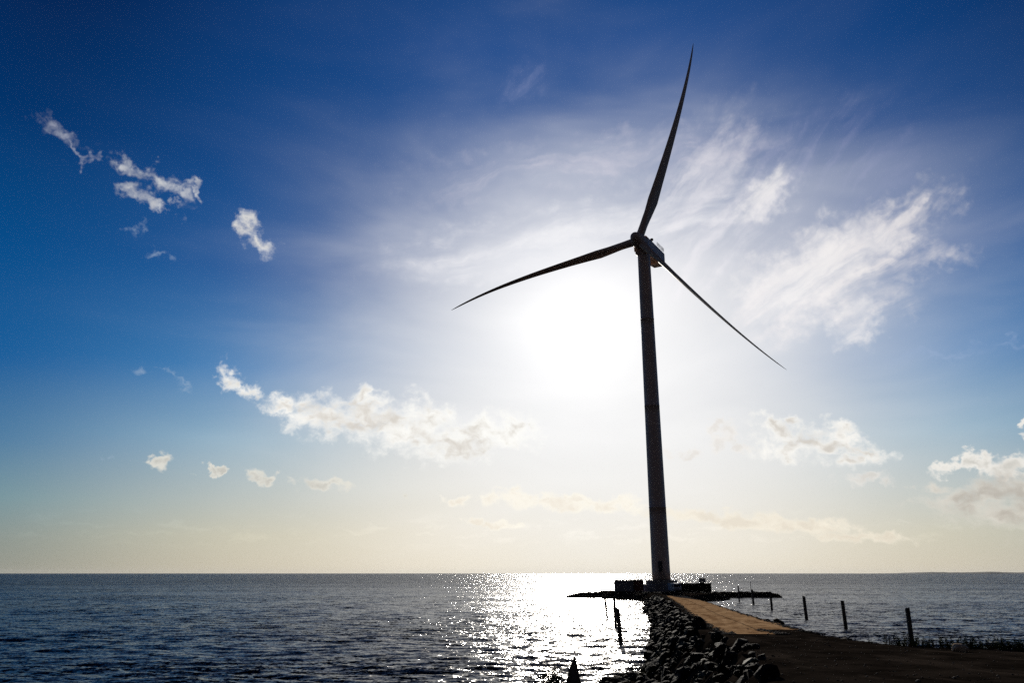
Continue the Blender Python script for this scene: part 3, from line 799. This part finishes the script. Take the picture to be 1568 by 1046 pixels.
# big single stones seen at the bottom
for (x, y, s, mt, lb, sc) in [
        (8.3, 46.4, .9, 8, 'largest brown boulder at the water edge, right of the pointed timber stump', (1.7, 1.1, .75)),
        (5.75, 44.8, .75, 7, 'low rounded brown boulder between the stump and the largest boulder', (1.6, 1.0, .6)),
        (10.3, 54.0, .8, 10, 'large green mossy boulder half way along the rock slope', (1.5, 1.0, .7))]:
    o = bpy.data.objects.new('boulder', RM[mt][0]); COL.objects.link(o); z = float(ground(np.array([x]), np.array([y]))[0])
    o.location = (x, y, z+.25); o.scale = (sc[0]*s, sc[1]*s, sc[2]*s); o.rotation_euler = (.1, -.1, x); tag(o, lb, 'boulder')
o = bpy.data.objects.new('pale_stone', rock_mesh(77)); o.data.materials.append(M['pale_stone']); COL.objects.link(o)
o.location = (13.75, 25.3, float(ztop(25.3))+.08); o.scale = (.34, .26, .17); tag(o, 'pale flat stone lying by the weeds on the right verge', 'stone')

# ------------------------------------------------------------------ pebbles on the track
V_, F_, off = [], [], 0
random.seed(5)
for i in range(1500):
    r_ = 9+38*random.random()**1.3; a = R(random.uniform(10, 36)); x, y = r_*sin(a), r_*cos(a)
    if poly_sd(TOP, np.array([x]), np.array([y]))[0] > -.1: continue
    s = random.uniform(.012, .04)*(1 if random.random() > .05 else 1.8)
    v, f = low[i % 4]; V_.append(v*np.array([s, s*.8, s*.55])+np.array([x, y, float(ground(np.array([x]), np.array([y]))[0])+s*.2])); F_.append(f+off); off += len(v)
M['pebble'] = varied('pebbles', (.02,.016,.012), (.16,.14,.12), 1.3, .9, .1, 9, spec=.05)
for i in range(2600):
    y = 36.8+125*random.random()**1.6; sd_ = random.choice((-.12, 4.22)); x = road_at(y)+sd_+random.gauss(0, .16); s = random.uniform(.03, .11)
    if 36.8 < y < 43.6 and random.random() < .5: x = road_at(y)+2.06+random.gauss(.1, .2)
    v, f = low[i % 4]; V_.append(v*np.array([s, s*.8, s*.6])+np.array([x, y, max(float(ground(np.array([x]), np.array([y]))[0]), float(ztop(y))+.03 if 0 < x-road_at(y) < 4.1 else -9)+s*.2])); F_.append(f+off); off += len(v)
pb = from_arrays('pebbles', np.vstack(V_), np.vstack(F_), M['pebble'], smooth=True); tag(pb, 'loose pebbles scattered on the dark gravel track', 'pebbles', kind='stuff')

# ------------------------------------------------------------------ weeds
def weeds(name, spots, mat, label, leaf=.07):
    V_, F_ = [], []
    def tri(a, b, c, d):
        k = len(V_); V_.extend((a, b, c, d)); F_.append((k, k+1, k+2, k+3))
    for (x, y, h) in spots:
        z = float(ground(np.array([x]), np.array([y]))[0]); p = Vector((x, y, z-.03)); d = Vector((random.uniform(-.25, .25), random.uniform(-.25, .25), 1)).normalized()
        n = max(5, int(h/.06)); side = d.cross(Vector((0, 1, 0))).normalized()
        for k in range(n):
            q0 = p+d*(h*k/n)+Vector((random.uniform(-.01, .01),)*3); q1 = p+d*(h*(k+1)/n); wd = .008*(1-k/n)+.003
            tri(q0-side*wd, q0+side*wd, q1+side*wd*.8, q1-side*wd*.8)
            for _ in range(3):
                a = random.uniform(0, 6.28); l_ = leaf*random.uniform(.6, 1.5)*(1.2-.6*k/n)
                ld = Vector((cos(a), sin(a), random.uniform(-.1, .9))).normalized(); sd = ld.cross(Vector((random.uniform(-1, 1), random.uniform(-1, 1), 1))).normalized()
                tri(q1, q1+ld*l_*.5+sd*l_*.22, q1+ld*l_, q1+ld*l_*.5-sd*l_*.22)
    return tag(from_arrays(name, [tuple(v) for v in V_], F_, mat, smooth=False), label, 'weeds', kind='stuff')
random.seed(9)
sp = []
for i in range(230):
    x = random.uniform(.5, 8.6); y = random.uniform(39.6, 41.6)+(x*.75 if x > 3 else x*.3)
    hh = .25+.5*random.random()*(1 if (x > 6.4 or abs(x-2.2) < .7) else .55)
    sp.append((x, y, hh))
for i in range(34): sp.append((random.gauss(1.95, .4), random.gauss(40.0, .4), random.uniform(.9, 1.45)))
for i in range(60): sp.append((random.gauss(7.7, .5), random.gauss(47.6, .6), random.uniform(.5, 1.1)))
weeds('weeds', sp, M['leaf'], 'tangled leafy weeds on the shore around the pointed stump', .11)
sp = []
for i in range(1500):
    x = random.uniform(13.6, 24); yb = np.interp(x, [13.6, 14.2, 17, 26], [30, 28.4, 25.7, 22.2])
    dense = 1 if x > 14.6 else .45
    if random.random() > dense: continue
    sp.append((x, yb+random.uniform(-1.2, .5), random.uniform(.12, .42)))
for i in range(70): sp.append((random.gauss(14.75, .35), random.gauss(28.6, .4), random.uniform(.25, .55)))
for i in range(10): sp.append((random.gauss(18.6, .15), random.gauss(25.3, .15), random.uniform(.45, .7)))
weeds('verge_weeds', sp, M['leaf_verge'], 'low green weeds along the right verge of the gravel track', .08)
sp = []
for i in range(260):
    x = random.uniform(13.2, 26); yb = np.interp(x, [13.2, 14.2, 17, 26], [31, 28.4, 25.7, 22.2]); sp.append((x, yb+random.uniform(-1.6, .3), random.uniform(.08, .3)))
weeds('dry_grass', sp, M['leaf_dry'], 'dry straw coloured stalks between the weeds of the right verge', .05)

# ------------------------------------------------------------------ far coast
xs = np.linspace(5400, 11500, 240); nn = VNoise(40)
h = 12+20*np.clip(fbm2(nn, xs*.0022, xs*0, 4)+.35, 0, 1)*1.0+10*np.clip((xs-7800)/2500, 0, 1); h *= np.clip((xs-5400)/900, 0, 1)
rows = []
for (dy, f) in ((0, 0), (60, .5), (200, 1), (900, .7), (1500, 0)):
    rows.append(np.stack([xs, 12000+dy+xs*0, h*f-1.5], -1))
V_ = np.stack(rows, 0); fc = from_arrays('far_coast_land', V_.reshape(-1, 3), grid_faces(5, 240), M['coast']); tag(fc, kind='structure')

# ------------------------------------------------------------------ air
bm = bmesh.new(); box(bm, (0, 0, 76), (84000, 84000, 168))
hz = obj('haze', bm, M['coast']); tag(hz, kind='stuff')
hm = bpy.data.materials.new('air'); hm.use_nodes = True; hn = hm.node_tree; hn.nodes.remove(hn.nodes['Principled BSDF'])
pv = hn.nodes.new('ShaderNodeVolumePrincipled'); pv.inputs['Color'].default_value = (.93, .93, .95, 1); pv.inputs['Density'].default_value = HAZE
pv.inputs['Anisotropy'].default_value = .3
hn.links.new(pv.outputs[0], hn.nodes['Material Output'].inputs['Volume']); hz.data.materials.clear(); hz.data.materials.append(hm)
S.cycles.use_denoising = False; S.cycles.sample_clamp_indirect = .25; S.cycles.blur_glossy = 3; S.cycles.volume_bounces = 0
S.cycles.max_bounces = 5; S.cycles.diffuse_bounces = 2; S.cycles.glossy_bounces = 3; S.cycles.transmission_bounces = 2
S.cycles.caustics_reflective = False; S.cycles.caustics_refractive = False
